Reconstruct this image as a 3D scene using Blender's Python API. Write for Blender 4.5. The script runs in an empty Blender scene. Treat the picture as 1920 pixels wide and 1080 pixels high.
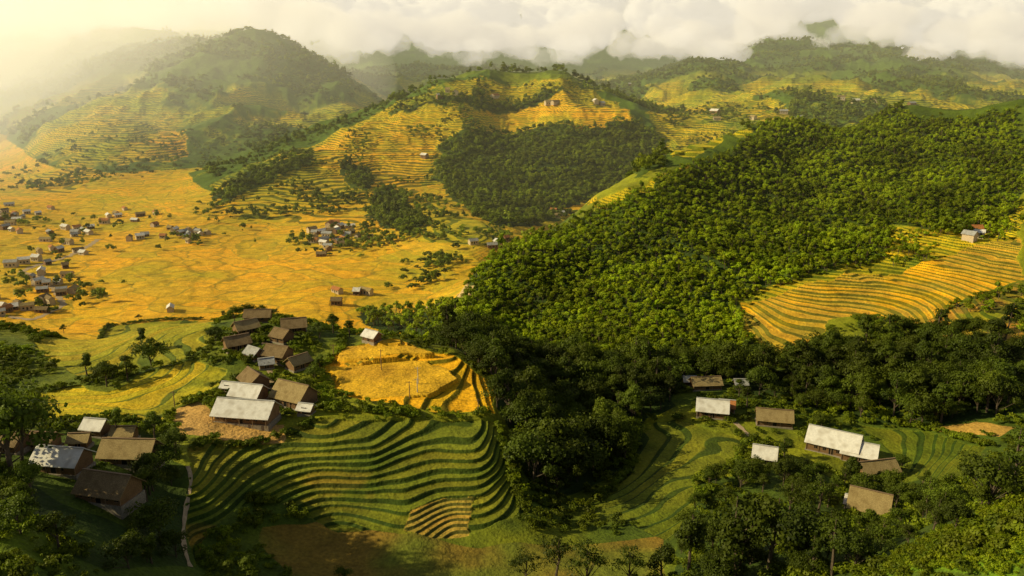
import bpy, bmesh, math, random, numpy as np, time, json
from mathutils import Vector, Matrix
T0=time.time()
sc=bpy.context.scene
F=1507.0; PITCH=math.atan(410/1507.0)
cp,sp=math.cos(PITCH),math.sin(PITCH)
def se(u,v):
    dy=(540-v)/F; yf=cp+dy*sp; zf=-sp+dy*cp; return (u-960)/F/yf, zf/yf
CP="""
-200 1080 110;0 1080 112;300 1080 132;600 1080 149;960 1080 150;1250 1080 146;1500 1080 128;1700 1080 105;1920 1080 92;2100 1080 90
0 1000 122;120 1000 132;1900 1000 105;1700 1000 138;1500 1000 150
0 1300 85;500 1300 95;1000 1300 105;1500 1300 92;1900 1300 75
360 900 168;360 1000 154;500 900 176;500 980 163;700 850 188;900 800 206;600 785 201;450 780 203;450 820 191;850 980 168;630 1000 164;960 930 180;1000 1000 166;760 960 169;720 900 180;900 880 186
1050 850 218;1060 920 198;1110 970 180;1250 850 217;1250 900 199;1250 1000 170;1330 770 246;1450 800 235;1580 840 220;1640 960 178;1750 850 214;1880 850 202;1400 900 197
120 860 165;220 930 152;0 950 133;200 800 188;0 800 185;-200 850 170;300 830 184
200 760 213;100 760 212;320 690 245;100 650 290;480 650 258;540 740 222;560 605 285;460 595 300;740 635 264;640 690 245;640 740 223;780 690 245;780 745 221;925 740 233;880 700 245;860 660 262;860 770 216;640 665 254;300 610 310;0 610 335;-200 620 340;180 690 252
900 650 325;1000 700 282;1000 760 248;860 610 340
0 500 650;300 500 655;600 500 655;830 500 640;-200 500 650;0 580 530;300 580 530;600 585 520;850 565 480;200 420 850;500 420 850;700 430 800;900 450 700;-200 400 900;0 400 890;150 375 1010
0 310 1420;-200 330 1300;-200 260 1850;0 255 1850
440 88 2000;360 108 2000;500 95 2000;550 120 2000;640 160 1950;700 200 1900;380 220 1500;300 330 1150;500 200 1650;600 235 1600;200 290 1250;240 180 1900;100 275 1400;0 190 2400;100 130 2600;240 62 3000;100 95 3100;-200 110 3000;400 300 1280;180 200 1700
740 198 1350;640 250 1250;540 292 1150;430 330 1040;330 380 940;900 145 1420;820 163 1400;1050 158 1420;1130 185 1380;700 330 1050;600 400 880;820 290 1150;800 400 850;950 300 1150;950 400 920;950 220 1300;1100 215 1300;1180 215 1310;1235 250 1270;1255 285 1200;1150 330 1080;1000 420 860;740 400 870;650 300 1120
850 590 390;890 520 420;940 475 460;1000 438 500;1100 395 545;1200 343 585;1300 297 620;1400 262 640;1500 240 655;1700 217 650;1920 197 640;2200 150 640
1700 380 500;1500 350 540;1300 420 470;1100 500 420;1300 550 380;1550 500 400;1700 450 430;950 600 365;1100 640 330;1350 620 340;1900 380 480;1700 300 570;1500 290 600
1900 460 400;1650 530 375;1450 605 335;1700 600 325;1850 520 360;1920 600 305;1850 650 280;1700 700 272;1500 700 282;1300 700 285;1900 750 243;2200 600 300;2100 800 220;1150 720 275
1250 230 1500;1400 235 1300;1450 200 1700;1600 195 1800;1800 200 1700;1920 185 2000;2200 180 2000;1300 180 2200;1450 165 2300;1560 140 2500;1350 115 3200;1480 85 3200;1620 92 3200;1760 115 3200;1920 145 3200;2200 130 3200
1200 190 2300;1150 155 3000;1000 145 3400;800 140 3500;740 170 2600;900 165 2700;1050 158 2800
200 60 5000;500 80 5500;800 70 5500;1180 15 5500;1500 30 5500;1700 30 5500;1900 60 5500;2200 60 5500;-200 60 5500
200 60 8000;800 60 8000;1400 60 8000;2000 60 8000
"""
C=[tuple(map(float,p.split())) for l in CP.strip().splitlines() for p in l.split(';') if p.strip()]
pts=[]
for u,v,Y in C:
    s,e=se(u,v); pts.append((s*Y,Y,e*Y))
pts+=[(-90,400,-146),(-150,400,-146),(-220,410,-148),(-40,400,-140),(-300,430,-150),(-30,340,-125),
 (450,850,-120),(250,780,-135),(330,850,-130),(120,680,-145),(60,620,-150),(20,560,-150),(600,850,-110),(900,1050,-120),(500,1050,-115),(300,1000,-125),(700,1050,-120),(-100,2400,-160),(-300,2400,-160),(200,1900,-150),(0,1900,-150),(-160,1650,-150),(-900,3000,-60),(1000,4200,-50),(1800,4200,-50)]
P=np.array(pts)
KT=0.45
A=np.stack([P[:,0]/P[:,1],np.log(P[:,1])*KT],1); val=P[:,2]/P[:,1]
def ker(r2): return 0.5*r2*np.log(r2+1e-12)
n=len(A); D2=((A[:,None]-A[None])**2).sum(-1)
M=np.zeros((n+3,n+3)); M[:n,:n]=ker(D2)+np.eye(n)*1e-4; M[:n,n]=1; M[:n,n+1:]=A; M[n,:n]=1; M[n+1:,:n]=A.T
W=np.linalg.solve(M,np.r_[val,0,0,0])
def tps(s,t):
    s=s.ravel().astype(np.float32); t=(t.ravel()*KT).astype(np.float32); out=np.empty(len(s),np.float32)
    for i in range(0,len(s),20000):
        a=s[i:i+20000,None]-A[None,:,0].astype(np.float32); b=t[i:i+20000,None]-A[None,:,1].astype(np.float32)
        out[i:i+20000]=ker(a*a+b*b+1e-10)@W[:n].astype(np.float32)+W[n]+W[n+1]*s[i:i+20000]+W[n+2]*t[i:i+20000]
    return out
NS=1200
ss=np.linspace(-0.86,0.86,NS)
tt=np.concatenate([np.arange(math.log(60),math.log(128),0.006),np.arange(math.log(128),math.log(300),0.0012),np.arange(math.log(300),math.log(440),0.0018),np.arange(math.log(440),math.log(1600),0.003),np.arange(math.log(1600),math.log(8500),0.008)])
NT=len(tt)
S,T=np.meshgrid(ss,tt)
E=tps(S,T).reshape(S.shape)
Y=np.exp(T); X=S*Y; Z=E*Y
def hsh(ix,iy,seed):
    h=(ix*374761393+iy*668265263+seed*974634777)&0xffffffff
    h=((h^(h>>13))*1274126177)&0xffffffff
    return ((h^(h>>16))&0xffffff)/float(0xffffff)
def vn(x,y,seed=0):
    fx=np.floor(x); fy=np.floor(y); ix=fx.astype(np.int64); iy=fy.astype(np.int64)
    a=x-fx; b=y-fy; a=a*a*a*(a*(a*6-15)+10); b=b*b*b*(b*(b*6-15)+10)
    return (hsh(ix,iy,seed)*(1-a)+hsh(ix+1,iy,seed)*a)*(1-b)+(hsh(ix,iy+1,seed)*(1-a)+hsh(ix+1,iy+1,seed)*a)*b
def fbm(x,y,o=4,seed=0):
    r=0;a=1;tot=0
    for k in range(o):
        r=r+a*vn(x*2**k+17*k,y*2**k-31*k,seed+k); tot+=a; a*=.5
    return r/tot*2-1
def ridged(x,y,o=4,seed=0):
    r=0;a=1;tot=0
    for k in range(o):
        r=r+a*(1-abs(2*vn(x*2**k+17*k,y*2**k-31*k,seed+k)-1)); tot+=a; a*=.5
    return r/tot*2-1
def ss_(a,b,x):
    q=np.clip((x-a)/(b-a),0,1); return q*q*(3-2*q)
far=ss_(600,1400,Y); hi=ss_(-155,-120,Z)
Z=Z+ridged(X/420,Y/420,5,3)*far*hi*36*ss_(900,3000,Y)**.5 + ridged(X/150,Y/150,4,9)*far*hi*(14+14*ss_(1300,1800,Y))
right=ss_(-.1,.05,S)*ss_(340,420,Y)*(1-ss_(700,900,Y))
Z=Z+ridged((X+.6*Y)/75,(Y-.6*X)/190,3,21)*right*11
Z=Z+fbm(X/60,Y/60,4,5)*ss_(300,600,Y)*hi*4+fbm(X/30,Y/30,3,7)*.5
E0=Z/Y
def G(u,v):
    s,e=se(u,v); c=min(max((s-ss[0])/(ss[1]-ss[0]),0),NS-1.001); ci=int(c); f=c-ci
    col=E0[:,ci]*(1-f)+E0[:,ci+1]*f
    k=np.argmax(col>=e)
    if k==0: k=NT-1
    a=(e-col[k-1])/(col[k]-col[k-1]+1e-9); a=min(max(a,0),1)
    y=math.exp(tt[k-1]*(1-a)+tt[k]*a); return (round(s*y,1),round(y,1))
def GL(st): 
    o=[]
    for p in st.split(';'):
        a=list(map(float,p.split())); o.append(G(a[0],a[1])+tuple(a[2:]))
    return o
def Hs(x,y,Zg):
    x=np.asarray(x,float); y=np.asarray(y,float)
    c=np.clip((x/y-ss[0])/(ss[1]-ss[0]),0,NS-1.001); ci=c.astype(int); f=c-ci
    t=np.log(y); k=np.clip(np.searchsorted(tt,t)-1,0,NT-2); g=np.clip((t-tt[k])/(tt[k+1]-tt[k]),0,1)
    return (Zg[k,ci]*(1-f)+Zg[k,ci+1]*f)*(1-g)+(Zg[k+1,ci]*(1-f)+Zg[k+1,ci+1]*f)*g
DATA={}
PX={
'right_wood':"850 600;890 520;940 475;1010 440;1110 400;1210 352;1300 306;1410 268;1550 242;1700 222;1915 203;1915 380;1870 420;1740 430;1660 420;1670 480;1560 510;1440 540;1380 560;1400 650;1300 700;1000 690;900 680",
'right_terr':"1390 570;1480 540;1580 515;1680 510;1760 480;1915 450;1915 520;1800 560;1720 610;1620 590;1560 600;1500 650;1440 665;1400 640",
'right_green':"1650 425;1750 430;1870 420;1915 385;1915 455;1760 485;1680 515;1560 520;1480 545;1390 572;1380 560;1440 535;1560 505;1665 475",
'right_slope':"1720 610;1800 565;1915 525;1915 640;1800 650",
'crest_yel':"1060 412;1110 380;1180 352;1250 325;1290 302;1290 312;1215 355;1130 395",
'back_yel':"1222 215;1330 190;1470 195;1500 230;1400 258;1300 288;1265 300;1240 255",
'mid_all':"330 395;430 325;560 280;650 235;740 192;830 152;1000 150;1130 180;1180 212;1250 270;1000 430;860 470;700 470;560 430;400 430",
'mid_wood':"830 270;870 225;960 245;1080 238;1170 228;1220 240;1250 270;1255 300;1200 335;1100 375;1010 420;930 425;880 400;840 360;815 320",
'top_wood':"740 208;800 190;900 182;1000 178;1110 190;1040 200;900 213;740 218",
'mid_yel':"380 400;480 340;600 275;700 225;760 215;830 220;820 300;790 350;760 410;690 420;660 420;560 420",
'mid_yel2':"880 242;900 208;1000 200;1160 194;1180 228;1080 238;1000 232;950 244",
'mid_yel3':"800 365;880 410;960 440;900 470;800 450;770 400",
'mid_wood2':"640 300;690 320;690 360;650 350",
'mid_wood3':"380 372;480 318;570 288;590 300;500 345;410 385",
'mid_wood4':"700 360;750 352;785 400;780 450;730 430;700 400",
'left_yel':"210 300;330 240;350 255;330 300;230 310",
'left_yel2':"60 330;160 310;180 330;120 370;40 360",
'field_a':"600 690;640 655;740 635;830 665;925 720;920 770;830 775;700 750;625 735",
'plateau':"612 682;700 678;790 676;840 700;858 716;800 742;700 746;632 736",
'plateau2':"650 652;700 645;770 652;800 668;700 672;630 676",
'field_b':"80 735;150 720;220 730;270 700;350 675;420 690;410 720;350 760;300 790;180 780;90 790",
'field_b2':"60 640;200 610;380 600;400 640;330 680;150 700;70 680",
'field_c':"500 985;620 970;760 1000;900 1020;1240 1000;1240 1080;900 1090;560 1090;500 1010",
'field_d':"770 960;830 935;890 930;880 1000;820 1015;765 1000",
'field_e':"350 835;440 822;540 800;620 780;850 790;930 790;960 900;990 960;900 990;760 1010;640 1000;560 960;480 930;380 1010;350 1060",
'field_f':"1190 800;1260 785;1400 830;1380 870;1300 900;1280 960;1250 1010;1100 950;1180 880",
'field_g':"1600 790;1750 805;1860 840;1850 880;1800 900;1760 920;1650 830",
'yard':"330 790;345 765;385 752;400 785;530 795;525 828;420 828;345 815",
'dirt':"850 580;865 545;888 520;882 560;868 582;820 570",
'bare':"1745 800;1830 790;1890 800;1870 822;1800 812",
'gully_wood':"690 580;830 575;900 650;1000 680;1400 690;1430 700;1700 640;1900 650;1915 780;1750 800;1600 780;1500 760;1400 740;1280 720;1270 760;1190 800;1170 880;1080 920;1000 920;960 850;930 760;930 720;860 670;760 630;690 610",
'low_right_wood':"1300 910;1400 880;1480 860;1560 900;1720 900;1840 930;1915 820;1915 980;1700 1060;1500 1095;1250 1095;1270 1020",
'low_left_wood':"0 880;60 900;160 960;250 1000;300 850;350 880;340 1060;200 1080;100 1040;0 960",
'left_grass':"0 940;100 1000;160 1090;0 1090",
'right_bush':"1600 1095;1720 1020;1915 940;1915 1095",
}
for k,v in PX.items(): DATA[k]=GL(v)
N=NT*NS
xf=X.ravel(); yf_=Y.ravel(); zf_=Z.ravel()
ka=np.clip(yf_/230,.7,6)
wx=xf+fbm(xf/9,yf_/9,2,31)*1.6*ka+fbm(xf/26,yf_/26,2,32)*3*ka
wy=yf_+fbm(xf/9,yf_/9,2,77)*1.6*ka+fbm(xf/26,yf_/26,2,78)*3*ka
def inside(px,py,poly):
    r=np.zeros(len(px),bool); m=len(poly)
    for i in range(m):
        x1,y1=poly[i][:2]; x2,y2=poly[(i+1)%m][:2]
        if y1==y2: continue
        c=((y1>py)!=(y2>py))&(px<(x2-x1)*(py-y1)/(y2-y1)+x1); r^=c
    return r
def rmask(name):
    poly=DATA[name]; xs=[p[0] for p in poly]; ys=[p[1] for p in poly]
    idx=np.nonzero((wx>min(xs))&(wx<max(xs))&(wy>min(ys))&(wy<max(ys)))[0]
    return idx[inside(wx[idx],wy[idx],poly)]
n1=fbm(xf/70,yf_/70,4,51); n2=fbm(xf/260,yf_/260,4,52); n3=fbm(xf/12,yf_/12,3,53)
def mixc(a,b,t): return np.asarray(a)*(1-t[:,None])+np.asarray(b)*t[:,None]
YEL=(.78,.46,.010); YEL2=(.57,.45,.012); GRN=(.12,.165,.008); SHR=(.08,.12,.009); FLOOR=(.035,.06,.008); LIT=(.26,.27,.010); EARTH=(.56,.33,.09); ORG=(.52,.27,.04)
col=mixc(SHR,LIT,ss_(-.2,.5,n1+.3*n3)); stepa=np.zeros(N); pm=np.zeros(N); wood=np.zeros(N)
farm=yf_>700
ythr=np.where((xf>.16*yf_)&(yf_<2700)&(yf_>700),-.16,.0)
f=farm; yl=ss_(ythr,ythr+.16,n2+n3*.15+n1*.25)*(1-ss_(-50,10,zf_))
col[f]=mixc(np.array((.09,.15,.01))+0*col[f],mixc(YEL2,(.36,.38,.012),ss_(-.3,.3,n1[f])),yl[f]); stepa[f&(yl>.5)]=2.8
vf=(zf_<-143)&(yf_>440)&(yf_<2300)
col[vf]=mixc(YEL,YEL2,ss_(-.1,.5,n1[vf]+.2*n3[vf])); pm[vf]=1; stepa[vf]=1.0
def paint(name,c,step=0,c2=None,plots=0,w=0):
    i=rmask(name); col[i]=mixc(c,c2 if c2 else c,ss_(-.35,.45,n1[i]+.6*n3[i])); stepa[i]=step; pm[i]=plots; wood[i]=w
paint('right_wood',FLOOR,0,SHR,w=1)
paint('right_green',(.22,.26,.012),1.0,YEL2)
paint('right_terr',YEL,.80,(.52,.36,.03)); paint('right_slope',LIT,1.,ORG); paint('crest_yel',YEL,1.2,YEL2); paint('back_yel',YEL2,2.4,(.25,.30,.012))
i=rmask('mid_all'); i=i[zf_[i]>-143]; col[i]=mixc((.27,.30,.012),YEL2,ss_(-.4,.2,n1[i]+.3*n3[i])); stepa[i]=2.2
paint('mid_yel',YEL,2.2,YEL2);paint('mid_wood',FLOOR,0,SHR,w=1);  paint('mid_yel3',LIT,1.6,YEL2)
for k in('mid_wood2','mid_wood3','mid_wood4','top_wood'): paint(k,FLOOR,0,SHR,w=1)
paint('mid_yel2',YEL,2.2,YEL2)
paint('left_yel',YEL,3,YEL2); paint('left_yel2',YEL,2.5,YEL2)
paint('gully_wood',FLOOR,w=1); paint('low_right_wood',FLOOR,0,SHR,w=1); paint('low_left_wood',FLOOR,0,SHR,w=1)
paint('field_c',(.25,.16,.02),0,(.15,.17,.015))
paint('field_e',GRN,.78,(.20,.22,.012)); paint('field_a',(.66,.36,.02),.75,YEL); paint('field_b',LIT,.6,YEL2); paint('field_b2',LIT,.9,(.42,.37,.02))
paint('field_d',(.52,.33,.05),.42,(.24,.22,.02)); paint('field_f',GRN,.62,(.19,.21,.012)); paint('field_g',GRN,.65,(.19,.21,.012))
paint('yard',EARTH); paint('dirt',(.5,.36,.16)); paint('bare',(.5,.30,.06)); paint('left_grass',(.15,.21,.01)); paint('right_bush',(.14,.24,.01))
i=rmask('field_e'); w_=ss_(.1,.35,fbm(xf[i]/22,yf_[i]/14,3,61))*.6*(1-ss_(174,186,yf_[i])); col[i]=mixc(col[i],np.array((.40,.25,.03)),w_)
for nm in('plateau','plateau2'):
    i=rmask(nm); zc=np.median(zf_[i]); zf_[i]=zc+(zf_[i]-zc)*.12; stepa[i]=0; col[i]=mixc((.62,.34,.02),(.76,.44,.02),ss_(-.4,.4,n3[i]+n1[i]))
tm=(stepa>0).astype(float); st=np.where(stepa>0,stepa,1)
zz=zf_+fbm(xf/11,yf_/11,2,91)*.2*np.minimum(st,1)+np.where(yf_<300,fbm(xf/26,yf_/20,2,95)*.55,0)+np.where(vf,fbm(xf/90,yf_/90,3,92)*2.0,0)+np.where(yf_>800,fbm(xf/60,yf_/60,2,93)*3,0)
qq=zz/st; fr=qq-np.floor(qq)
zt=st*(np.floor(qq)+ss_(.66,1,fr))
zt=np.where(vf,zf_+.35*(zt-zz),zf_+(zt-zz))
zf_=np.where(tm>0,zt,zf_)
Z=zf_.reshape(NT,NS)
H=lambda x,y: Hs(x,y,Z)
mesh=bpy.data.meshes.new('terrain')
co=np.stack([xf,yf_,zf_],-1).astype(np.float32)
mesh.vertices.add(N); mesh.vertices.foreach_set('co',co.ravel())
i,j=np.meshgrid(np.arange(NT-1),np.arange(NS-1),indexing='ij'); q=(i*NS+j).ravel()
quads=np.stack([q,q+1,q+NS+1,q+NS],-1).astype(np.int32)
mesh.loops.add(quads.size); mesh.loops.foreach_set('vertex_index',quads.ravel())
mesh.polygons.add(len(quads)); mesh.polygons.foreach_set('loop_start',np.arange(0,quads.size,4,dtype=np.int32))
mesh.polygons.foreach_set('use_smooth',np.ones(len(quads),bool))
mesh.update()
a=mesh.attributes.new('Col','FLOAT_COLOR','POINT'); a.data.foreach_set('color',np.c_[col,np.ones(N)].astype(np.float32).ravel())
for nm,ar in(('tm',tm),('tq',qq),('pm',pm)):
    a=mesh.attributes.new(nm,'FLOAT','POINT'); a.data.foreach_set('value',ar.astype(np.float32))
ob=bpy.data.objects.new('terrain',mesh); sc.collection.objects.link(ob)
class NB:
    def __init__(s,name):
        s.m=bpy.data.materials.new(name); s.m.use_nodes=True; s.t=s.m.node_tree; s.b=s.t.nodes['Principled BSDF']; s.b.inputs['Roughness'].default_value=.85; s.b.inputs['Specular IOR Level'].default_value=.2
    def n(s,typ,ins={},**k):
        x=s.t.nodes.new(typ)
        for a,v in k.items(): setattr(x,a,v)
        for a,v in ins.items():
            if isinstance(v,bpy.types.NodeSocket): s.t.links.new(v,x.inputs[a])
            else: x.inputs[a].default_value=v
        return x
    def math(s,op,a,b=0.0): return s.n('ShaderNodeMath',{0:a,1:b},operation=op).outputs[0]
    def mix(s,f,a,b,bt='MIX'):
        x=s.t.nodes.new('ShaderNodeMix'); x.data_type='RGBA'; x.blend_type=bt
        for k,v in((0,f),(6,a),(7,b)):
            if isinstance(v,bpy.types.NodeSocket): s.t.links.new(v,x.inputs[k])
            else: x.inputs[k].default_value=v if k==0 else (*v,1)
        return x.outputs[2]
    def rng(s,v,a,b,c=0.,d=1.): return s.n('ShaderNodeMapRange',{0:v,1:a,2:b,3:c,4:d}).outputs[0]
    def attr(s,n): return s.n('ShaderNodeAttribute',attribute_name=n)
    def out(s,name,v): s.t.links.new(v,s.b.inputs[name])
    def gray(s,v): return s.n('ShaderNodeCombineColor',{0:v,1:v,2:v}).outputs[0]
tmn=NB('terrain_fields')
pos=tmn.n('ShaderNodeNewGeometry').outputs['Position']
c0=tmn.attr('Col').outputs['Color']
no1=tmn.n('ShaderNodeTexNoise',{'Vector':pos,'Scale':1.3,'Detail':3.}).outputs[0]
no2=tmn.n('ShaderNodeTexNoise',{'Vector':pos,'Scale':.12,'Detail':5.,'Roughness':.65}).outputs[0]
tqa=tmn.attr('tq').outputs['Fac']
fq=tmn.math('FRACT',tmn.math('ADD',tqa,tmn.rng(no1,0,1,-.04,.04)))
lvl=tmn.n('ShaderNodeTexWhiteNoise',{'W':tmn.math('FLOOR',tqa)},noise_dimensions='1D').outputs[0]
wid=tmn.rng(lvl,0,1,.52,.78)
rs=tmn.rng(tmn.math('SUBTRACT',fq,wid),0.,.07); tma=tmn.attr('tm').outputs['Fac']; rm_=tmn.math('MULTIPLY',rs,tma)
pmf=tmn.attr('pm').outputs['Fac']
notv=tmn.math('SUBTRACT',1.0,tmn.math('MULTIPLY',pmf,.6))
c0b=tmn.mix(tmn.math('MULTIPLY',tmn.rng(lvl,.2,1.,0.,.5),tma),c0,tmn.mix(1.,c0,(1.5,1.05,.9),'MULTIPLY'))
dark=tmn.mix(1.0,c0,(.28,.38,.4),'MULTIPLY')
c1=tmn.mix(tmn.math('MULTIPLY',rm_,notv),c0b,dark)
wv=tmn.n('ShaderNodeVectorMath',{0:pos,1:(1/34,1/22,0)},operation='MULTIPLY').outputs[0]
wn=tmn.n('ShaderNodeTexNoise',{'Vector':pos,'Scale':.03,'Detail':2.}).outputs['Color']
wv=tmn.n('ShaderNodeVectorMath',{0:wv,1:wn},operation='ADD').outputs[0]
vo=tmn.n('ShaderNodeTexVoronoi',{'Vector':wv,'Scale':1.0},voronoi_dimensions='2D',feature='DISTANCE_TO_EDGE').outputs[0]
vc=tmn.n('ShaderNodeTexVoronoi',{'Vector':wv,'Scale':1.0},voronoi_dimensions='2D').outputs['Color']
vcs=tmn.n('ShaderNodeSeparateColor',{0:vc}).outputs
c2=tmn.mix(tmn.math('MULTIPLY',tmn.rng(vcs[0],.35,1.,0,.6),pmf),c1,(.44,.40,.015))
c2=tmn.mix(tmn.math('MULTIPLY',tmn.rng(vcs[1],.5,1.,0,.6),pmf),c2,(.82,.46,.02))
c3=tmn.mix(tmn.math('MULTIPLY',tmn.rng(vo,.015,.05,.5,0.),pmf),c2,(.2,.2,.02))
c4=tmn.mix(1.,c3,tmn.gray(tmn.rng(no1,.3,.7,.74,1.24)),'MULTIPLY')
c5=tmn.mix(1.,c4,tmn.gray(tmn.rng(no2,.3,.7,.7,1.25)),'MULTIPLY')
tmn.out('Base Color',c5)
bp=tmn.n('ShaderNodeBump',{'Height':no1,'Strength':.5,'Distance':.35}).outputs[0]
bp=tmn.n('ShaderNodeBump',{'Height':no2,'Strength':.5,'Distance':3.0,'Normal':bp}).outputs[0]
tmn.out('Normal',bp); mesh.materials.append(tmn.m)
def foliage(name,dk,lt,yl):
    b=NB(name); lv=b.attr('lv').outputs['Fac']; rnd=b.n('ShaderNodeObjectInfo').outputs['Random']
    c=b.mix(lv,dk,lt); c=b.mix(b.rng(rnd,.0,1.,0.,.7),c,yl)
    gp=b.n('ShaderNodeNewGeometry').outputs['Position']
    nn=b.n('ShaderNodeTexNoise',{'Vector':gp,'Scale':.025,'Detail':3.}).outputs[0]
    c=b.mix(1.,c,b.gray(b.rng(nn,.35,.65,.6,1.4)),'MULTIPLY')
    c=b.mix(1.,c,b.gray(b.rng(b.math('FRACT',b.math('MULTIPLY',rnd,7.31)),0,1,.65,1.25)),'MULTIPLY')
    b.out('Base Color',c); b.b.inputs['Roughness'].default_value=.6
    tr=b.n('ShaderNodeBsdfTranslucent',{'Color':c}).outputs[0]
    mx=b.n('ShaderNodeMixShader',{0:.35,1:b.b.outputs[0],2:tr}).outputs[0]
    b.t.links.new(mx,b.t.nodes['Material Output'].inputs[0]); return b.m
fol_near=foliage('foliage_dark',(.023,.042,.005),(.11,.155,.008),(.10,.12,.006))
fol_hill=foliage('foliage_hill',(.085,.145,.004),(.30,.41,.008),(.35,.38,.006))
fol_mid=foliage('foliage_mid',(.055,.095,.005),(.20,.27,.009),(.22,.24,.007))
def simple(name,c,r=.8,scale=3.,var=.3,metal=0.,wave=None):
    b=NB(name); p=b.n('ShaderNodeTexCoord').outputs['Object']
    nn=b.n('ShaderNodeTexNoise',{'Vector':p,'Scale':scale,'Detail':5.}).outputs[0]
    cc=b.mix(1.,c,b.gray(b.rng(nn,.3,.7,1-var,1+var)),'MULTIPLY')
    if wave:
        wt=b.n('ShaderNodeTexWave',{'Vector':p,'Scale':wave,'Distortion':.3},bands_direction='X').outputs['Fac']
        cc=b.mix(1.,cc,b.gray(b.rng(wt,0,1,.72,1.1)),'MULTIPLY')
        n5=b.n('ShaderNodeTexNoise',{'Vector':p,'Scale':.5,'Detail':4.}).outputs[0]
        cc=b.mix(b.rng(n5,.48,.72,0,.6),cc,(c[0]*.45,c[1]*.40,c[2]*.32))
        b.out('Normal',b.n('ShaderNodeBump',{'Height':wt,'Strength':.6,'Distance':.06}).outputs[0])
    b.out('Base Color',cc); b.b.inputs['Roughness'].default_value=r; b.b.inputs['Metallic'].default_value=metal; return b.m
bark=simple('bark',(.10,.075,.05),.9)
rs_=np.random.RandomState(7)
def cyl(p0,p1,r0,r1,k=6):
    p0=np.array(p0,float);p1=np.array(p1,float); d=p1-p0; d/=np.linalg.norm(d)+1e-9
    a=np.cross(d,(1,0,0) if abs(d[0])<.8 else (0,1,0)); a/=np.linalg.norm(a); b=np.cross(d,a)
    th=np.arange(k)*2*math.pi/k; ring=np.cos(th)[:,None]*a+np.sin(th)[:,None]*b
    v=np.r_[p0+ring*r0,p1+ring*r1]; f=[(i,(i+1)%k,k+(i+1)%k,k+i) for i in range(k)]; return v,f
def make_tree(name,Ht,R,base,ncl,nleaf,ls,mat,seed,trunk=True,squash=1.,clr=.36):
    r=np.random.RandomState(seed); V=[];Fc=[];mi=[];lv=[]; nv=0
    cc=np.array([0,0,(Ht+base)/2]); rz=(Ht-base)/2*squash
    cl=[]
    for k in range(ncl):
        d=r.normal(size=3); d/=np.linalg.norm(d); d[2]=abs(d[2])*1.1-.35
        rad=r.uniform(.35,.88); p=cc+d*rad*np.array([R,R,rz])*r.uniform(.75,1.3); cl.append(p)
    if trunk:
        bend=r.normal(size=2)*.04*Ht; seg=[np.array([0,0,-1.]),np.array([bend[0]*.3,bend[1]*.3,Ht*.3]),np.array([bend[0],bend[1],Ht*.6]),np.array([bend[0],bend[1],Ht*.85])]
        rr=[.028*Ht,.02*Ht,.012*Ht,.004*Ht]
        for a in range(3):
            v,f=cyl(seg[a],seg[a+1],rr[a],rr[a+1]); V.append(v); Fc+=[[q+nv for q in x] for x in f]; nv+=len(v); mi+=[1]*len(f); lv+=[0]*len(v)
        for p in cl[::max(1,ncl//9)]:
            z0=min(max(base*.7,p[2]-R*.8),Ht*.6); t=z0/(Ht*.6); q0=np.array([bend[0]*t,bend[1]*t,z0])
            v,f=cyl(q0,p,.009*Ht,.003*Ht,4); V.append(v); Fc+=[[q+nv for q in x] for x in f]; nv+=len(v); mi+=[1]*len(f); lv+=[0]*len(v)
    per=max(3,nleaf//ncl)
    for p in cl:
        cr=R*clr*r.uniform(.55,1.35); cb=r.uniform(-.15,.25)
        d=r.normal(size=(per,3)); d/=np.linalg.norm(d,axis=1)[:,None]; d[:,2]=np.where(d[:,2]<-.3,-d[:,2],d[:,2])
        c=p+d*cr*r.uniform(.5,1.15,(per,1))*np.array([1,1,.75])
        oc=c-cc; oc/=np.linalg.norm(oc,axis=1)[:,None]+1e-6
        nn=d*.7+oc*.35+r.normal(size=(per,3))*.45; nn/=np.linalg.norm(nn,axis=1)[:,None]
        a=np.cross(nn,r.normal(size=(per,3))); a/=np.linalg.norm(a,axis=1)[:,None]; b=np.cross(nn,a)
        s=ls*r.uniform(.6,1.3,(per,1)); 
        q=np.stack([c-a*s*.5-b*s*.28,c+a*s*.42-b*s*.34,c+a*s*.55+b*s*.26,c-a*s*.38+b*s*.36],1).reshape(-1,3)
        V.append(q); Fc+=[[nv+4*k,nv+4*k+1,nv+4*k+2,nv+4*k+3] for k in range(per)]; nv+=4*per; mi+=[0]*per
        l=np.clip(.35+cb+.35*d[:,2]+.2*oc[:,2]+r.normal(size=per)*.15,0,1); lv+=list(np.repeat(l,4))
    me=bpy.data.meshes.new(name); me.from_pydata(np.concatenate(V).tolist(),[],Fc); me.materials.append(mat); me.materials.append(bark)
    me.polygons.foreach_set('material_index',mi); at=me.attributes.new('lv','FLOAT','POINT'); at.data.foreach_set('value',np.array(lv,np.float32)); me.update(); return me
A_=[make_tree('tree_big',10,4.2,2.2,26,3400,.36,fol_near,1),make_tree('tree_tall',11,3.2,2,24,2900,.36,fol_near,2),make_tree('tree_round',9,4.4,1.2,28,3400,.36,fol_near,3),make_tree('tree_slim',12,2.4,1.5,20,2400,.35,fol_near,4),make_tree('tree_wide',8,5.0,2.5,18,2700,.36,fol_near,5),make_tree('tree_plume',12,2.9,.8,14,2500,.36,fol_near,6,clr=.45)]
SP=[make_tree('tree_sparse',11,3.8,3,30,1300,.3,fol_near,11,clr=.3),make_tree('tree_sparse2',12,3.2,4,24,900,.3,fol_near,12,clr=.3)]
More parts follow.
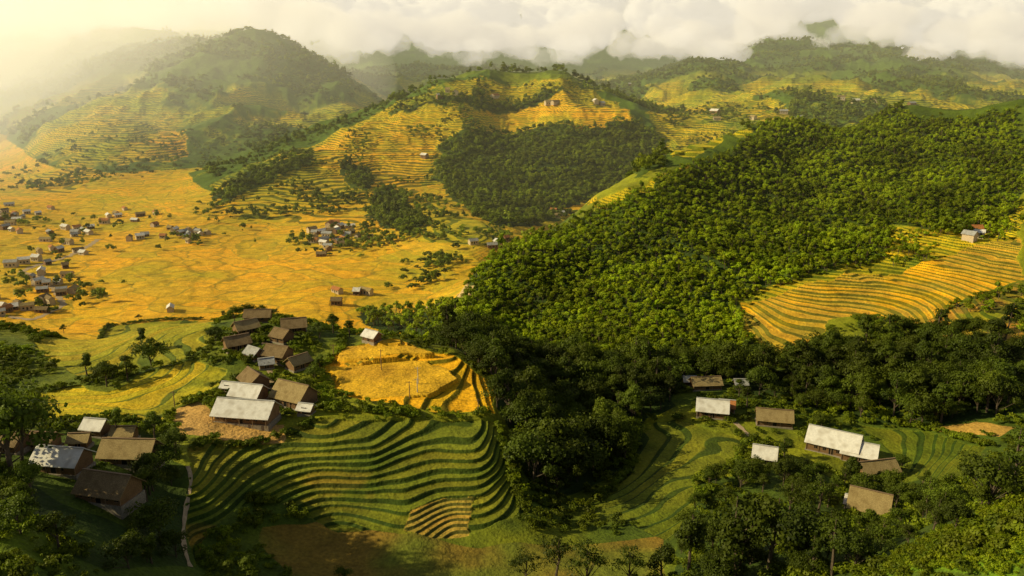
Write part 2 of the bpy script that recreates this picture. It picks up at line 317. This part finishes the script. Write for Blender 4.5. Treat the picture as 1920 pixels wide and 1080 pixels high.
B_=[make_tree('crown_mid',*a,.6,fol_hill,20+k,trunk=True,clr=b) for k,(a,b) in enumerate([((6.5,2.6,.6,10,300),.36),((8.5,1.9,.5,8,280),.5),((5.,3.1,.2,9,300),.33),((7,2.2,1,6,260),.55),((4,2.2,0,7,240),.4),((9,2.6,2,8,300),.42)])]
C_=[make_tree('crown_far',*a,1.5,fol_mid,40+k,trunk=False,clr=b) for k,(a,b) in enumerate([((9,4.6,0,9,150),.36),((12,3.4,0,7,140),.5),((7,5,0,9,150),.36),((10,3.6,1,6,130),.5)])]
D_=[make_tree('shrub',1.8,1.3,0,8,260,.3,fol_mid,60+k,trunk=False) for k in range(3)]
def coll(nm,ms):
    c=bpy.data.collections.new(nm)
    for m_ in ms: c.objects.link(bpy.data.objects.new(m_.name,m_))
    return c
cA=coll('near_tree_kinds',A_); cB=coll('hill_tree_kinds',B_); cC=coll('far_tree_kinds',C_); cD=coll('shrub_kinds',D_)
def scatter(name,xy,scl,c,nk,zoff=-.3):
    xy=np.array(xy); k=len(xy); z=H(xy[:,0],xy[:,1])+zoff
    me=bpy.data.meshes.new(name); me.vertices.add(k); me.vertices.foreach_set('co',np.c_[xy,z].astype(np.float32).ravel())
    a=me.attributes.new('scl','FLOAT_VECTOR','POINT'); s3=np.c_[scl*rs_.uniform(.85,1.2,k),scl*rs_.uniform(.85,1.2,k),scl*rs_.uniform(.8,1.3,k)]; a.data.foreach_set('vector',s3.astype(np.float32).ravel())
    a=me.attributes.new('rot','FLOAT_VECTOR','POINT'); a.data.foreach_set('vector',np.c_[rs_.normal(size=k)*.06,rs_.normal(size=k)*.06,rs_.uniform(0,6.28,k)].astype(np.float32).ravel())
    a=me.attributes.new('idx','INT','POINT'); a.data.foreach_set('value',rs_.randint(0,nk,k).astype(np.int32))
    o=bpy.data.objects.new(name,me); sc.collection.objects.link(o)
    ng=bpy.data.node_groups.new(name,'GeometryNodeTree'); ng.interface.new_socket('Geometry',in_out='INPUT',socket_type='NodeSocketGeometry'); ng.interface.new_socket('Geometry',in_out='OUTPUT',socket_type='NodeSocketGeometry')
    gi=ng.nodes.new('NodeGroupInput'); go=ng.nodes.new('NodeGroupOutput'); ip=ng.nodes.new('GeometryNodeInstanceOnPoints'); ci=ng.nodes.new('GeometryNodeCollectionInfo')
    ci.inputs[0].default_value=c; ci.inputs[1].default_value=True; ci.inputs[2].default_value=True
    def na(n_,dt):
        x=ng.nodes.new('GeometryNodeInputNamedAttribute'); x.data_type=dt; x.inputs[0].default_value=n_; return x.outputs[0]
    ip.inputs['Pick Instance'].default_value=True
    L=ng.links.new; L(gi.outputs[0],ip.inputs['Points']); L(ci.outputs[0],ip.inputs['Instance']); L(na('idx','INT'),ip.inputs['Instance Index']); L(na('rot','FLOAT_VECTOR'),ip.inputs['Rotation']); L(na('scl','FLOAT_VECTOR'),ip.inputs['Scale']); L(ip.outputs[0],go.inputs[0])
    md=o.modifiers.new('instances','NODES'); md.node_group=ng; return o
def fill(names,spacing,thr=None,nsc=40,exc=()):
    out=[]
    for nm in names:
        p=DATA[nm]; xs=[a[0] for a in p]; ys=[a[1] for a in p]
        gx=np.arange(min(xs),max(xs),spacing); gy=np.arange(min(ys),max(ys),spacing); gx,gy=np.meshgrid(gx,gy)
        gx=gx.ravel()+rs_.uniform(-.6,.6,gx.size)*spacing; gy=gy.ravel()+rs_.uniform(-.6,.6,gy.size)*spacing
        kk=np.clip(gy/230,.7,6); jx=gx+fbm(gx/9,gy/9,2,31)*1.6*kk+fbm(gx/26,gy/26,2,32)*3*kk; jy=gy+fbm(gx/9,gy/9,2,77)*1.6*kk+fbm(gx/26,gy/26,2,78)*3*kk
        k=inside(jx,jy,p)
        if thr is not None: k&=fbm(gx/nsc,gy/nsc,3,8)>thr
        for e in exc: k&=~inside(jx,jy,DATA[e])
        out.append(np.c_[gx[k],gy[k]])
    return np.concatenate(out)
def along(st,spacing,jit):
    P_=GL(st); out=[]
    for a,b in zip(P_[:-1],P_[1:]):
        d=math.hypot(a[0]-b[0],a[1]-b[1]); k=max(1,int(d/spacing)); t=rs_.rand(k)
        out.append(np.c_[a[0]+(b[0]-a[0])*t,a[1]+(b[1]-a[1])*t]+rs_.normal(size=(k,2))*jit)
    return np.concatenate(out)
HOUSES=[]
M_white=simple('roof_white_metal',(.86,.83,.75),.5,2.,.10,.0,wave=1.6); M_grey=simple('roof_grey_sheet',(.42,.42,.40),.6,2.,.25,0,wave=1.6)
M_thatch=simple('roof_brown_thatch',(.27,.19,.09),.95,5.,.35,0,wave=3.); M_olive=simple('roof_old_tile',(.40,.30,.13),.9,5.,.3,0,wave=2.5); M_rust=simple('roof_rust',(.5,.20,.06),.8,3.,.3,0,wave=1.6)
M_wood=simple('timber_wall',(.24,.14,.065),.85,4.,.35,0,wave=2.2); M_plas=simple('plaster_wall',(.52,.42,.28),.9,2.,.15); M_stone=simple('stone_plinth',(.28,.24,.18),.9,3.,.3)
M_dark=simple('dark_opening',(.015,.013,.011),.4,3.,.1); M_trim=simple('timber_trim',(.24,.16,.09),.8,4.,.2); M_con=simple('concrete',(.46,.45,.41),.85,3.,.12); M_path=simple('packed_earth',(.46,.34,.20),.95,1.,.2)
RO={'w':M_white,'g':M_grey,'t':M_thatch,'o':M_olive,'r':M_rust}
def box(V,Fc,MI,x0,x1,y0,y1,z0,z1,mi):
    b=len(V); V+=[(x0,y0,z0),(x1,y0,z0),(x1,y1,z0),(x0,y1,z0),(x0,y0,z1),(x1,y0,z1),(x1,y1,z1),(x0,y1,z1)]
    Fc+=[[b+q for q in f] for f in((0,3,2,1),(4,5,6,7),(0,1,5,4),(1,2,6,5),(2,3,7,6),(3,0,4,7))]; MI+=[mi]*6
def part(name,parent,V,Fc,mats,MI=None):
    me=bpy.data.meshes.new(name); me.from_pydata(V,[],Fc)
    for m_ in mats: me.materials.append(m_)
    if MI: me.polygons.foreach_set('material_index',MI)
    me.update(); o=bpy.data.objects.new(name,me); sc.collection.objects.link(o)
    if parent: o.parent=parent
    return o
def roofmesh(L,W,h,rise,ov,th):
    hl=L/2+ov*.7; hw=W/2+ov; ez=h-rise*ov/(W/2)
    V=[];Fc=[]
    for sgn in(-1,1):
        b=len(V); y=sgn*hw; sag=.12
        nseg=6
        for a in range(nseg+1):
            x=-hl+2*hl*a/nseg; dz=-sag*math.sin(math.pi*a/nseg)
            V+=[(x,y,ez+dz*.4),(x,0,h+rise+dz),(x,y,ez+th+dz*.4),(x,0,h+rise+th+dz)]
        for a in range(nseg):
            i=b+4*a; j=i+4
            Fc+=[[i,j,j+1,i+1],[i+2,i+3,j+3,j+2],[i,i+2,j+2,j]]
        Fc+=[[b,b+1,b+3,b+2],[b+4*nseg,b+4*nseg+2,b+4*nseg+3,b+4*nseg+1]]
    return V,Fc
def house(name,u,v,L,W,h,rot,roof,rise=None,wall=None,porch=False,ov=.8):
    x,y=G(u,v); rise=rise or W*.36; wall=wall or M_wood
    z=float(np.max(H([x,x-L*.3,x+L*.3,x,x],[y,y,y,y-W*.4,y+W*.4])))+.1
    HOUSES.append((x,y,max(L,W)*.62))
    e=bpy.data.objects.new(name,None); sc.collection.objects.link(e); e.location=(x,y,z); e.rotation_euler=(0,0,math.radians(rot))
    V=[];Fc=[];MI=[]; box(V,Fc,MI,-L/2-.3,L/2+.3,-W/2-.3,W/2+.3,-2.5,.25,0); part('plinth',e,V,Fc,[M_stone])
    V=[];Fc=[];MI=[]; box(V,Fc,MI,-L/2,L/2,-W/2,W/2,.25,h,0)
    b=len(V)
    for xx in(-L/2,L/2): V+=[(xx,-W/2,h),(xx,W/2,h),(xx,0,h+rise)]
    Fc+=[[b,b+1,b+2],[b+3,b+5,b+4]]; part('walls',e,V,Fc,[wall])
    V,Fc=roofmesh(L,W,h,rise,ov,.14); part('roof',e,V,Fc,[RO[roof]])
    V=[];Fc=[];MI=[]; box(V,Fc,MI,-L/2-ov*.7,L/2+ov*.7,-.22,.22,h+rise+.08,h+rise+.2,0); part('ridge_cap',e,V,Fc,[M_trim if roof in 'to' else M_con])
    V=[];Fc=[];MI=[]; box(V,Fc,MI,-.6,.6,-W/2-.05,-W/2+.02,.27,2.15,0); part('door',e,V,Fc,[M_dark])
    V=[];Fc=[];MI=[]
    for xx in(-.72,.6): box(V,Fc,MI,xx,xx+.12,-W/2-.09,-W/2+.03,.26,2.3,0)
    nw=max(1,int(L/5)); k=0
    for sx in(-1,1):
        for a in range(nw):
            xc=sx*(1.9+a*2.4)
            if abs(xc)>L/2-.8: continue
            k+=1; v2=[];f2=[];m2=[]; box(v2,f2,m2,xc-.45,xc+.45,-W/2-.04,-W/2+.02,1.1,1.95,0); part('window_%d'%k,e,v2,f2,[M_dark])
            box(V,Fc,MI,xc-.55,xc+.55,-W/2-.08,-W/2+.01,.98,1.08,0); box(V,Fc,MI,xc-.03,xc+.03,-W/2-.07,-W/2+.01,1.1,1.95,0)
    part('frames',e,V,Fc,[M_trim])
    V=[];Fc=[];MI=[]
    n_=max(2,int(L/3.2))
    for a in range(n_+1):
        xx=-L/2+L*a/n_; yy=-W/2-ov*.75 if porch else -W/2-.1
        box(V,Fc,MI,xx-.09,xx+.09,yy-.09,yy+.05,-.3,h-.15 if not porch else h-.1-rise*ov*.75/(W/2),0)
    part('posts',e,V,Fc,[M_trim]); return e
HL=[('farmhouse',465,788,15.0,7.5,2.9,-9,'w',2.6,None,True,1.1),('farmhouse',468,752,8.5,6,2.8,-14,'w'),('farmhouse',478,728,8,6,3.1,-50,'t'),('farmhouse',553,757,10.5,7.5,3.,-28,'o',3.2),
('farmhouse',522,676,7.5,6,2.8,-20,'t'),('farmhouse',445,655,7.5,5.5,2.8,35,'t'),('farmhouse',462,625,7.5,5.5,2.7,40,'o'),('farmhouse',478,672,5,4,2.3,-35,'g'),('farmhouse',560,690,6.5,4.5,2.5,50,'o'),('farmhouse',552,622,8,6,2.7,15,'t'),('farmhouse',485,603,9,5,2.6,5,'t'),('farmhouse',530,640,6,5,2.6,-30,'t'),
('farm_shed',575,776,3.6,2.6,1.9,-15,'w'),('farm_shed',430,733,3.2,2.4,1.9,-12,'w'),('field_hut',698,640,5.2,3.8,2.3,-35,'w'),('farm_shed',500,690,4,3,2.1,20,'g'),
('farmhouse',120,882,10.,6,2.8,-8,'w',2.2),('farmhouse',248,872,11.5,6,2.6,-3,'o',2.6),('farmhouse',208,940,10.5,6.5,2.6,-14,'t',2.8),('farmhouse',183,815,5,4,2.5,-10,'w'),('farm_shed',85,842,5.5,4,2.4,-5,'t'),('farm_shed',22,845,6,4.5,2.5,-8,'t'),('farm_shed',236,828,5,3.5,2.3,0,'o'),('farm_shed',152,838,4,3,2.2,5,'o'),
('farmhouse',1335,778,9.5,6.5,2.9,-14,'w',2.5),('farm_shed',1362,770,4.5,4,2.3,-14,'r'),('farmhouse',1450,795,10.5,5.5,2.6,-12,'o',2.3),('farmhouse',1322,728,10,5,2.4,5,'o'),('farm_shed',1292,722,4,3,2.3,0,'w'),('farm_shed',1388,728,4,3,2.3,0,'g'),
('farmhouse',1562,845,14,8,3.2,-32,'w',3.2),('farmhouse',1610,862,9,7,2.9,-28,'w',2.4),('farm_shed',1433,866,6,4,2.6,-20,'w',2.2),('farmhouse',1640,893,10.5,5.5,2.6,12,'o'),('farmhouse',1628,968,8.5,6.5,2.6,-30,'o',3.2),('farm_shed',1600,955,3.5,3,2.2,-30,'w')]
for hh in HL: house(*hh)
def vhouse(x,y,L,W,h,rot,roof,wall):
    z=float(H([x],[y])[0]); V=[];Fc=[];MI=[]; box(V,Fc,MI,-L/2,L/2,-W/2,W/2,-2,h,0)
    b=len(V); rise=W*.35
    for xx in(-L/2,L/2): V+=[(xx,-W/2,h),(xx,W/2,h),(xx,0,h+rise)]
    Fc+=[[b,b+1,b+2],[b+3,b+5,b+4]]; MI+=[0,0]
    v2,f2=roofmesh(L,W,h,rise,.6,.15); b=len(V); V+=v2; Fc+=[[b+q for q in f] for f in f2]; MI+=[1]*len(f2)
    for xc in(-L*.28,0,L*.28): box(V,Fc,MI,xc-.6,xc+.6,-W/2-.06,-W/2+.03,.4 if xc==0 else 1.1,2.3,2)
    o=part('village_house',None,V,Fc,[wall,RO[roof],M_dark],MI); o.location=(x,y,z+.3); o.rotation_euler=(0,0,math.radians(rot)); HOUSES.append((x,y,L*.6))
random.seed(5)
for (u,v,du,dv,k) in [(625,450,34,13,34),(640,428,20,5,8),(30,408,26,8,16),(20,430,14,5,4),(140,437,22,6,12),(110,470,30,9,11),(60,495,24,8,7),(105,545,22,14,16),(40,578,26,10,13),(262,448,14,3,6),(215,405,16,5,5),(360,438,30,7,15),(925,460,18,6,8),(655,550,16,3,4),(625,572,6,2,1),(330,582,6,2,1),(1050,402,10,3,4),(845,178,9,4,3),(928,182,7,3,3),(1030,198,12,3,3),(1115,196,8,2,2),(795,294,8,2,2),(1820,448,14,5,3),(1840,436,11,4,2),(1185,165,6,3,1),(270,415,40,10,5),(1400,225,50,10,5),(1650,190,60,8,4)]:
    for a in range(k):
        x,y=G(max(-20,u+random.gauss(0,du)),v+random.gauss(0,dv)); s=.75 if y<1000 else 1.2
        if y<520: s=.6
        if any((x-q[0])**2+(y-q[1])**2<(q[2]*.85+3.)**2 for q in HOUSES): continue
        vhouse(x,y,random.uniform(6,14)*s,random.uniform(5.,7.5)*s,random.uniform(2.8,5.)*s**.5,random.uniform(-50,50)+random.choice([0,0,90]),'r' if (u,v) in((928,182),(1840,436)) or random.random()<.12 else random.choice('wggttogwo'),random.choice([M_plas,M_wood,M_plas]))
def clear(p,extra=1.5):
    p=np.asarray(p); k=np.ones(len(p),bool)
    for (x,y,r) in HOUSES: k&=(p[:,0]-x)**2+(p[:,1]-y)**2>(r+extra)**2
    return p[k]
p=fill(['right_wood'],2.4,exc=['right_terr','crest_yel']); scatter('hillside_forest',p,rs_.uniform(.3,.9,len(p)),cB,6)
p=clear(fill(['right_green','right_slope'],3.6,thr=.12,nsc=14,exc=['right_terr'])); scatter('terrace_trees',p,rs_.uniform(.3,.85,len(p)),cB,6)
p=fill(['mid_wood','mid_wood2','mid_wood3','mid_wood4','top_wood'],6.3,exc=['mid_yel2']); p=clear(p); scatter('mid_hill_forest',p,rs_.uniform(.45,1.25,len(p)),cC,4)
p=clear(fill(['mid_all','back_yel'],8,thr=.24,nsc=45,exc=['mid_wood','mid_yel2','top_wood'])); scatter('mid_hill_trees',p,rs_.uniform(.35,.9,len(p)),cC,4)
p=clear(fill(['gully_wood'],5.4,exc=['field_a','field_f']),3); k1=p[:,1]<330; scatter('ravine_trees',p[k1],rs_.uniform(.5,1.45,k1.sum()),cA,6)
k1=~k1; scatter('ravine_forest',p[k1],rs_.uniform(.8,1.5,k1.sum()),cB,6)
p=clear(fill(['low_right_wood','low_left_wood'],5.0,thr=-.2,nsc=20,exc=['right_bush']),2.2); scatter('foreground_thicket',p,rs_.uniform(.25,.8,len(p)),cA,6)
k=80000; s_=rs_.uniform(-.8,.8,k); t_=np.sqrt(rs_.uniform(690**2,3600**2,k)); x_=s_*t_
ft=np.where((x_>.16*t_)&(t_<2700)&(t_>700),-.14,.02)
okm=(fbm(x_/120,t_/120,4,88)>-.15)&(H(x_,t_)>-138)&((fbm(x_/260,t_/260,4,52)+.25*fbm(x_/70,t_/70,4,51)<ft)|(H(x_,t_)>-10))
for e in('mid_all','left_yel','left_yel2','back_yel'): okm&=~inside(x_,t_,DATA[e])
p=np.c_[x_,t_][okm]; scatter('mountain_woodland',p,rs_.uniform(.5,1.5,len(p)),cC,4)
CL=[]
for (u,v,k,r) in [(430,395,25,24),(470,400,20,18),(540,400,10,10),(600,375,25,15),(610,400,12,9),(640,468,26,22),(625,450,22,28),(700,455,30,18),(740,445,40,22),(560,455,8,8),(820,495,28,13),(800,530,18,12),(30,530,18,16),(150,565,12,10),(360,446,18,26),(60,415,18,40),(160,435,16,35),(110,475,14,25),(110,545,14,16),(40,575,14,18),(250,420,6,25),(950,450,14,12),(1060,400,20,16),(130,340,60,32),(200,320,50,35),(60,350,40,30),(350,300,70,60),(440,270,70,70),(300,270,70,70),(960,470,10,8),(850,480,8,10),(1840,425,14,10),(1800,440,8,7),(100,300,50,45),(750,380,40,24),(840,440,20,15),(780,420,20,15),(660,370,20,20),(560,360,20,20)]:
    x,y=G(u,v); CL.append(np.c_[x+rs_.normal(size=k)*r*.9,y+rs_.normal(size=k)*r*.8])
p=clear(np.concatenate(CL),.5); scatter('valley_trees',p,rs_.uniform(.4,1.1,len(p)),cC,4,-.5)
k=17000; x_=rs_.uniform(-230,240,k); y_=rs_.uniform(95,345,k); okm=abs(x_/y_)<.84
x_=x_[okm];y_=y_[okm]
def lookup(arr,x,y):
    c=np.clip(((x/y-ss[0])/(ss[1]-ss[0])).round().astype(int),0,NS-1); r=np.clip(np.searchsorted(tt,np.log(y)),0,NT-1); return arr.reshape(NT,NS)[r,c]
yard=np.zeros(N)
for nm in('yard','plateau','plateau2','bare','field_c'): yard[rmask(nm)]=1
okm=(lookup(tm,x_,y_)<.5)&(lookup(yard,x_,y_)<.5)&(fbm(x_/18,y_/18,3,5)>-.15)
p=clear(np.c_[x_,y_][okm],0); scatter('shrubs',p,rs_.uniform(.4,1.5,len(p)),cD,3,-.1)
p=fill(['right_bush'],.9); scatter('bush_bank',p,rs_.uniform(.3,.95,len(p)),coll('bright_shrub_kinds',[make_tree('shrub_bright',1.8,1.3,0,8,300,.22,fol_hill,80+k,trunk=False) for k in range(3)]),3,-.1)
hp=[along(s,.7,.5) for s in("610 760;700 772;830 785","600 690;640 655;690 625","350 760;420 735","80 795;180 785;290 795","350 838;480 832;540 815;600 785","930 790;965 900;990 960","1190 800;1180 880;1110 950","1400 830;1380 870;1300 905","60 640;200 612;380 598","70 735;150 718;270 698","1600 788;1750 803;1860 838","490 985;480 930;560 960")]
p=clear(np.concatenate(hp),0); scatter('hedgerow',p,rs_.uniform(.5,1.3,len(p)),cD,3,-.1)
def tree(u,v,h,kind,name='broadleaf_tree'):
    x,y=G(u,v); me=kind; o=bpy.data.objects.new(name,me); sc.collection.objects.link(o); s=h/10.5
    o.location=(x,y,float(H([x],[y])[0])-.2); o.scale=(s*rs_.uniform(.9,1.1),s*rs_.uniform(.9,1.1),s); o.rotation_euler=(0,0,rs_.uniform(0,6.28))
TL="1000 905 19;1070 900 20;1035 890 22;1290 1085 15;1380 1090 19;1440 1075 17;1500 1065 15;1560 1080 12;1600 1075 9;1850 960 12;1900 930 14;1740 960 9;1790 1000 7;470 1100 8;430 1095 6;222 825 9;290 830 9;330 860 9;300 890 10;275 940 9;300 1010 11;330 1045 8;120 625 6.5;42 618 6;205 620 6;260 600 5;285 690 13;268 660 10;200 725 11;165 715 10;240 715 9;420 600 7;440 603 7;462 598 7;490 597 7;513 594 8;405 640 7;590 715 7;572 735 6;600 635 8;625 625 8;655 632 7;600 690 5;1400 765 8;1385 745 7;1500 770 7;1470 860 7;1540 800 6;1690 880 6;640 1095 5;1240 1090 9;1520 740 14;1600 730 15;1700 760 13;1780 740 14;1860 740 15;1640 700 14;1560 700 12;0 900 25;-25 880 24;40 1000 9;110 1030 8;60 930 9"
for q in TL.split(';'):
    a,b,c=map(float,q.split()); tree(a,b,c,A_[rs_.randint(6)])
for a,b,c in [(1040,1110,13),(1100,1120,13),(985,1100,9),(1180,1105,10),(25,905,24),(45,900,16),(1530,985,12),(1480,970,10)]: tree(a,b,c,SP[rs_.randint(2)],'sparse_tree')
def pole(u,v,h,mat=M_con):
    x,y=G(u,v); V=[];Fc=[]
    def add(p0,p1,r0,r1,k=8):
        vv,ff=cyl(p0,p1,r0,r1,k); b=len(V); V.extend(map(tuple,vv)); Fc.extend([[b+q for q in f] for f in ff])
    add((0,0,-1),(0,0,h),.16,.10); add((-.9,0,h-.5),(.9,0,h-.5),.06,.06)
    for xx in(-.8,0,.8): add((xx,0,h-.45),(xx,0,h-.15),.05,.03)
    o=part('utility_pole',None,V,Fc,[mat]); o.location=(x,y,float(H([x],[y])[0]))
for a in((768,745,5.5),(715,687,7),(784,722,5.5),(783,738,4.5),(328,762,5),(626,672,5),(897,778,5)): pole(*a,M_con if a[0] in(784,783) else M_trim)
def path(name,st,w,mat=M_path):
    P_=GL(st); pts_=[]
    for a,b in zip(P_[:-1],P_[1:]):
        k=max(2,int(math.hypot(a[0]-b[0],a[1]-b[1])/1.2))
        for t in range(k): pts_.append((a[0]+(b[0]-a[0])*t/k,a[1]+(b[1]-a[1])*t/k))
    pts_=np.array(pts_); 
    ker_=np.ones(7)/7; pp=np.c_[np.convolve(np.pad(pts_[:,0],3,'edge'),ker_,'valid'),np.convolve(np.pad(pts_[:,1],3,'edge'),ker_,'valid')]
    d=np.gradient(pp,axis=0); d/=np.linalg.norm(d,axis=1)[:,None]+1e-9; nn=np.c_[-d[:,1],d[:,0]]
    V=[];Fc=[]
    for k in range(len(pp)):
        ww=w*(1+.25*math.sin(k*.7)+.15*math.sin(k*1.9))
        for o_ in(-1,-.33,.33,1): q=pp[k]+nn[k]*ww/2*o_; V.append((q[0],q[1],float(H([q[0]],[q[1]])[0])+.12))
    for k in range(len(pp)-1):
        for m_ in range(3): i=4*k+m_; Fc.append([i,i+1,i+5,i+4])
    part(name,None,V,Fc,[mat])
path('dirt_path',"350 870;362 900;350 940;343 990;345 1030;362 1075",.8)
path('dirt_path',"1375 790;1400 812;1418 830",1.5); path('dirt_path',"495 640;500 670;508 700;512 740;520 790",1.6)
path('valley_road',"185 448;165 462;130 480;95 490;60 500;35 512",5); path('valley_road',"0 592;60 600;120 572;100 540;80 520;40 510",4); path('valley_road',"780 580;820 570;860 572",4)
def glow_volmat(name,dens,col,em,emc,an=0.0):
    m=bpy.data.materials.new(name); m.use_nodes=True; nt=m.node_tree; nt.nodes.clear()
    o=nt.nodes.new('ShaderNodeOutputMaterial'); p=nt.nodes.new('ShaderNodeVolumePrincipled')
    p.inputs['Density'].default_value=dens; p.inputs['Color'].default_value=(*col,1); p.inputs['Anisotropy'].default_value=an
    p.inputs['Emission Strength'].default_value=em; p.inputs['Emission Color'].default_value=(*emc,1)  # added emission stands in for light scattered repeatedly inside the volume
    nt.links.new(p.outputs[0],o.inputs['Volume']); return m
random.seed(12)
def puffs(name,lst,vox,disp,mat):
    bm=bmesh.new()
    for (s,e,y,r) in lst: bmesh.ops.create_icosphere(bm,subdivisions=3,radius=r,matrix=Matrix.Translation((s*y,y,e*y))@Matrix.Diagonal((1.45,1,.75,1)))
    me=bpy.data.meshes.new(name); bm.to_mesh(me); cb=bpy.data.objects.new(name,me); sc.collection.objects.link(cb)
    rm=cb.modifiers.new('r','REMESH'); rm.mode='VOXEL'; rm.voxel_size=vox
    for sz,st_ in disp:
        tx=bpy.data.textures.new('c','CLOUDS'); tx.noise_scale=sz; tx.noise_depth=4
        dm=cb.modifiers.new('d','DISPLACE'); dm.texture=tx; dm.strength=st_; dm.texture_coords='GLOBAL'
    me.materials.append(mat)
def cbase(s):
    if s<-.45: return .038
    if s<-.28: return .046
    if s<-.2: return .026
    if s<.19: return .012
    if s<.27: return .004
    if s<.48: return .027
    return .009
lo_=[];hi_=[];wi_=[]
gap=lambda s:(.10<s<.165 or .36<s<.41 or .46<s<.50)
s=-.78
while s<.8:
    base=cbase(s)+random.uniform(-.006,.010)
    y=random.uniform(2900,3200); r=random.uniform(30,70)
    if random.random()<.8: lo_.append((s+random.uniform(-.01,.01),base+r*.6/y,y,r))
    if not gap(s) and random.random()<.75: y=random.uniform(2950,3300); r=random.uniform(50,95); lo_.append((s,base+.014+r*.6/y,y,r))
    for q in range(2):
        y=random.uniform(3250,3900); r=random.uniform(70,140)
        if not gap(s): hi_.append((s+random.uniform(-.01,.01),base+.03+random.uniform(0,.035),y,r))
    y=random.uniform(4000,4700); r=random.uniform(120,220)
    if not(.11<s<.155): hi_.append((s,base+.065+random.uniform(0,.05),y,r))
    y=random.uniform(2600,2900); r=random.uniform(25,60)
    if random.random()<.55 and not gap(s): wi_.append((s+random.uniform(-.01,.01),base+.006+random.uniform(-.004,.014)+r*.3/y,y,r))
    s+=random.uniform(.018,.030)
puffs('cloud_bank',hi_,13,((150,90),(55,75),(24,36)),glow_volmat('cloud_bright_glow',.045,(1,1,1),.0200,(1,.92,.80)))  # cream glow put into the cloud to brighten it beyond its sun scatter
puffs('cloud_bank',lo_,11,((110,70),(40,55),(18,28)),glow_volmat('cloud_low_glow',.013,(1,.98,.95),.0058,(1,.91,.78)))  # lower puffs also emit, weaker per metre, in place of scattered light
puffs('cloud_wisps',wi_,9,((60,60),(25,42),(12,22)),glow_volmat('cloud_wisp',.0045,(1,.98,.95),.0026,(1,.93,.81)))  # faint self-glow lightens the wisps
def hazebox(name,c,d,mt):
    bm=bmesh.new(); bmesh.ops.create_cube(bm,size=1,matrix=Matrix.Translation(c)@Matrix.Diagonal((*d,1)))
    me=bpy.data.meshes.new(name); bm.to_mesh(me); hz=bpy.data.objects.new(name,me); sc.collection.objects.link(hz); me.materials.append(mt)
hazebox('haze',(0,4700,100),(16000,8600,800),glow_volmat('haze',.00009,(1,.95,.74),.000017,(1,.95,.52)))  # warm emission added to the scatter to imitate sunlit haze
hazebox('distant_haze',(0,5500,60),(15800,6900,700),glow_volmat('distant_haze',.00006,(1,.97,.90),.000018,(.85,.97,.84)))  # slight greenish glow mixed in to lighten the far ridges
for c,rd,dn,em in(((-1350,1750,-20),(950,1200,300),.0008,.00060),((-1900,2500,120),(1250,900,380),.0007,.00058)):
    mt=glow_volmat('valley_mist',dn/4,(1,.93,.76),em/4,(1,.90,.62))  # golden glow in the mist material imitates sunlight in it
    for sc_ in(1.12,.93,.75,.52):
        bm=bmesh.new(); bmesh.ops.create_icosphere(bm,subdivisions=5,radius=1,matrix=Matrix.Translation((c[0]-(1-sc_)*250,c[1],c[2]))@Matrix.Diagonal((rd[0]*sc_,rd[1]*sc_,rd[2]*sc_,1)))
        me=bpy.data.meshes.new('valley_mist'); bm.to_mesh(me); o=bpy.data.objects.new('valley_mist',me); sc.collection.objects.link(o); me.materials.append(mt)
sc.world=bpy.data.worlds.new('World'); w=sc.world; w.use_nodes=True; nt=w.node_tree
sky=nt.nodes.new('ShaderNodeTexSky'); sky.sky_type='NISHITA'; sky.sun_disc=False
d=np.array([-.87,-.05,.46]); d/=np.linalg.norm(d)
sky.sun_elevation=math.asin(d[2]); sky.sun_rotation=math.atan2(d[0],d[1])
bg=nt.nodes['Background']; nt.links.new(sky.outputs[0],bg.inputs[0]); bg.inputs[1].default_value=.05
b2=nt.nodes.new('ShaderNodeBackground')
tc=nt.nodes.new('ShaderNodeTexCoord'); sx=nt.nodes.new('ShaderNodeSeparateXYZ'); nt.links.new(tc.outputs['Generated'],sx.inputs[0])
mp=nt.nodes.new('ShaderNodeMapping'); mp.inputs['Scale'].default_value=(1,1,2.2); nt.links.new(tc.outputs['Generated'],mp.inputs[0])
nz=nt.nodes.new('ShaderNodeTexNoise'); nz.inputs['Scale'].default_value=9; nz.inputs['Detail'].default_value=7; nt.links.new(mp.outputs[0],nz.inputs[0])
cr=nt.nodes.new('ShaderNodeValToRGB'); cr.color_ramp.elements[0].position=.38; cr.color_ramp.elements[0].color=(.52,.47,.39,1); cr.color_ramp.elements[1].position=.62; cr.color_ramp.elements[1].color=(.86,.78,.65,1)
nt.links.new(nz.outputs[0],cr.inputs[0]); nt.links.new(cr.outputs[0],b2.inputs[0]); b2.inputs[1].default_value=1
mr=nt.nodes.new('ShaderNodeMapRange'); nt.links.new(sx.outputs[2],mr.inputs[0]); mr.inputs[1].default_value=.1; mr.inputs[2].default_value=.3; mr.inputs[3].default_value=.95; mr.inputs[4].default_value=0.1
ms=nt.nodes.new('ShaderNodeMixShader'); nt.links.new(mr.outputs[0],ms.inputs[0]); nt.links.new(bg.outputs[0],ms.inputs[1]); nt.links.new(b2.outputs[0],ms.inputs[2]); nt.links.new(ms.outputs[0],nt.nodes['World Output'].inputs[0])
L=bpy.data.lights.new('sun','SUN'); L.energy=5; L.angle=math.radians(.5); L.color=(1,.85,.48)
lo=bpy.data.objects.new('sun',L); sc.collection.objects.link(lo); lo.rotation_euler=Vector(d).to_track_quat('Z','Y').to_euler()
cam=bpy.data.cameras.new('camera'); co_=bpy.data.objects.new('camera',cam); sc.collection.objects.link(co_); sc.camera=co_
cam.sensor_width=36; cam.lens=36*F/1920; cam.clip_end=30000; cam.clip_start=1
co_.rotation_euler=(math.pi/2-PITCH,0,0)
sc.view_settings.view_transform='Standard'
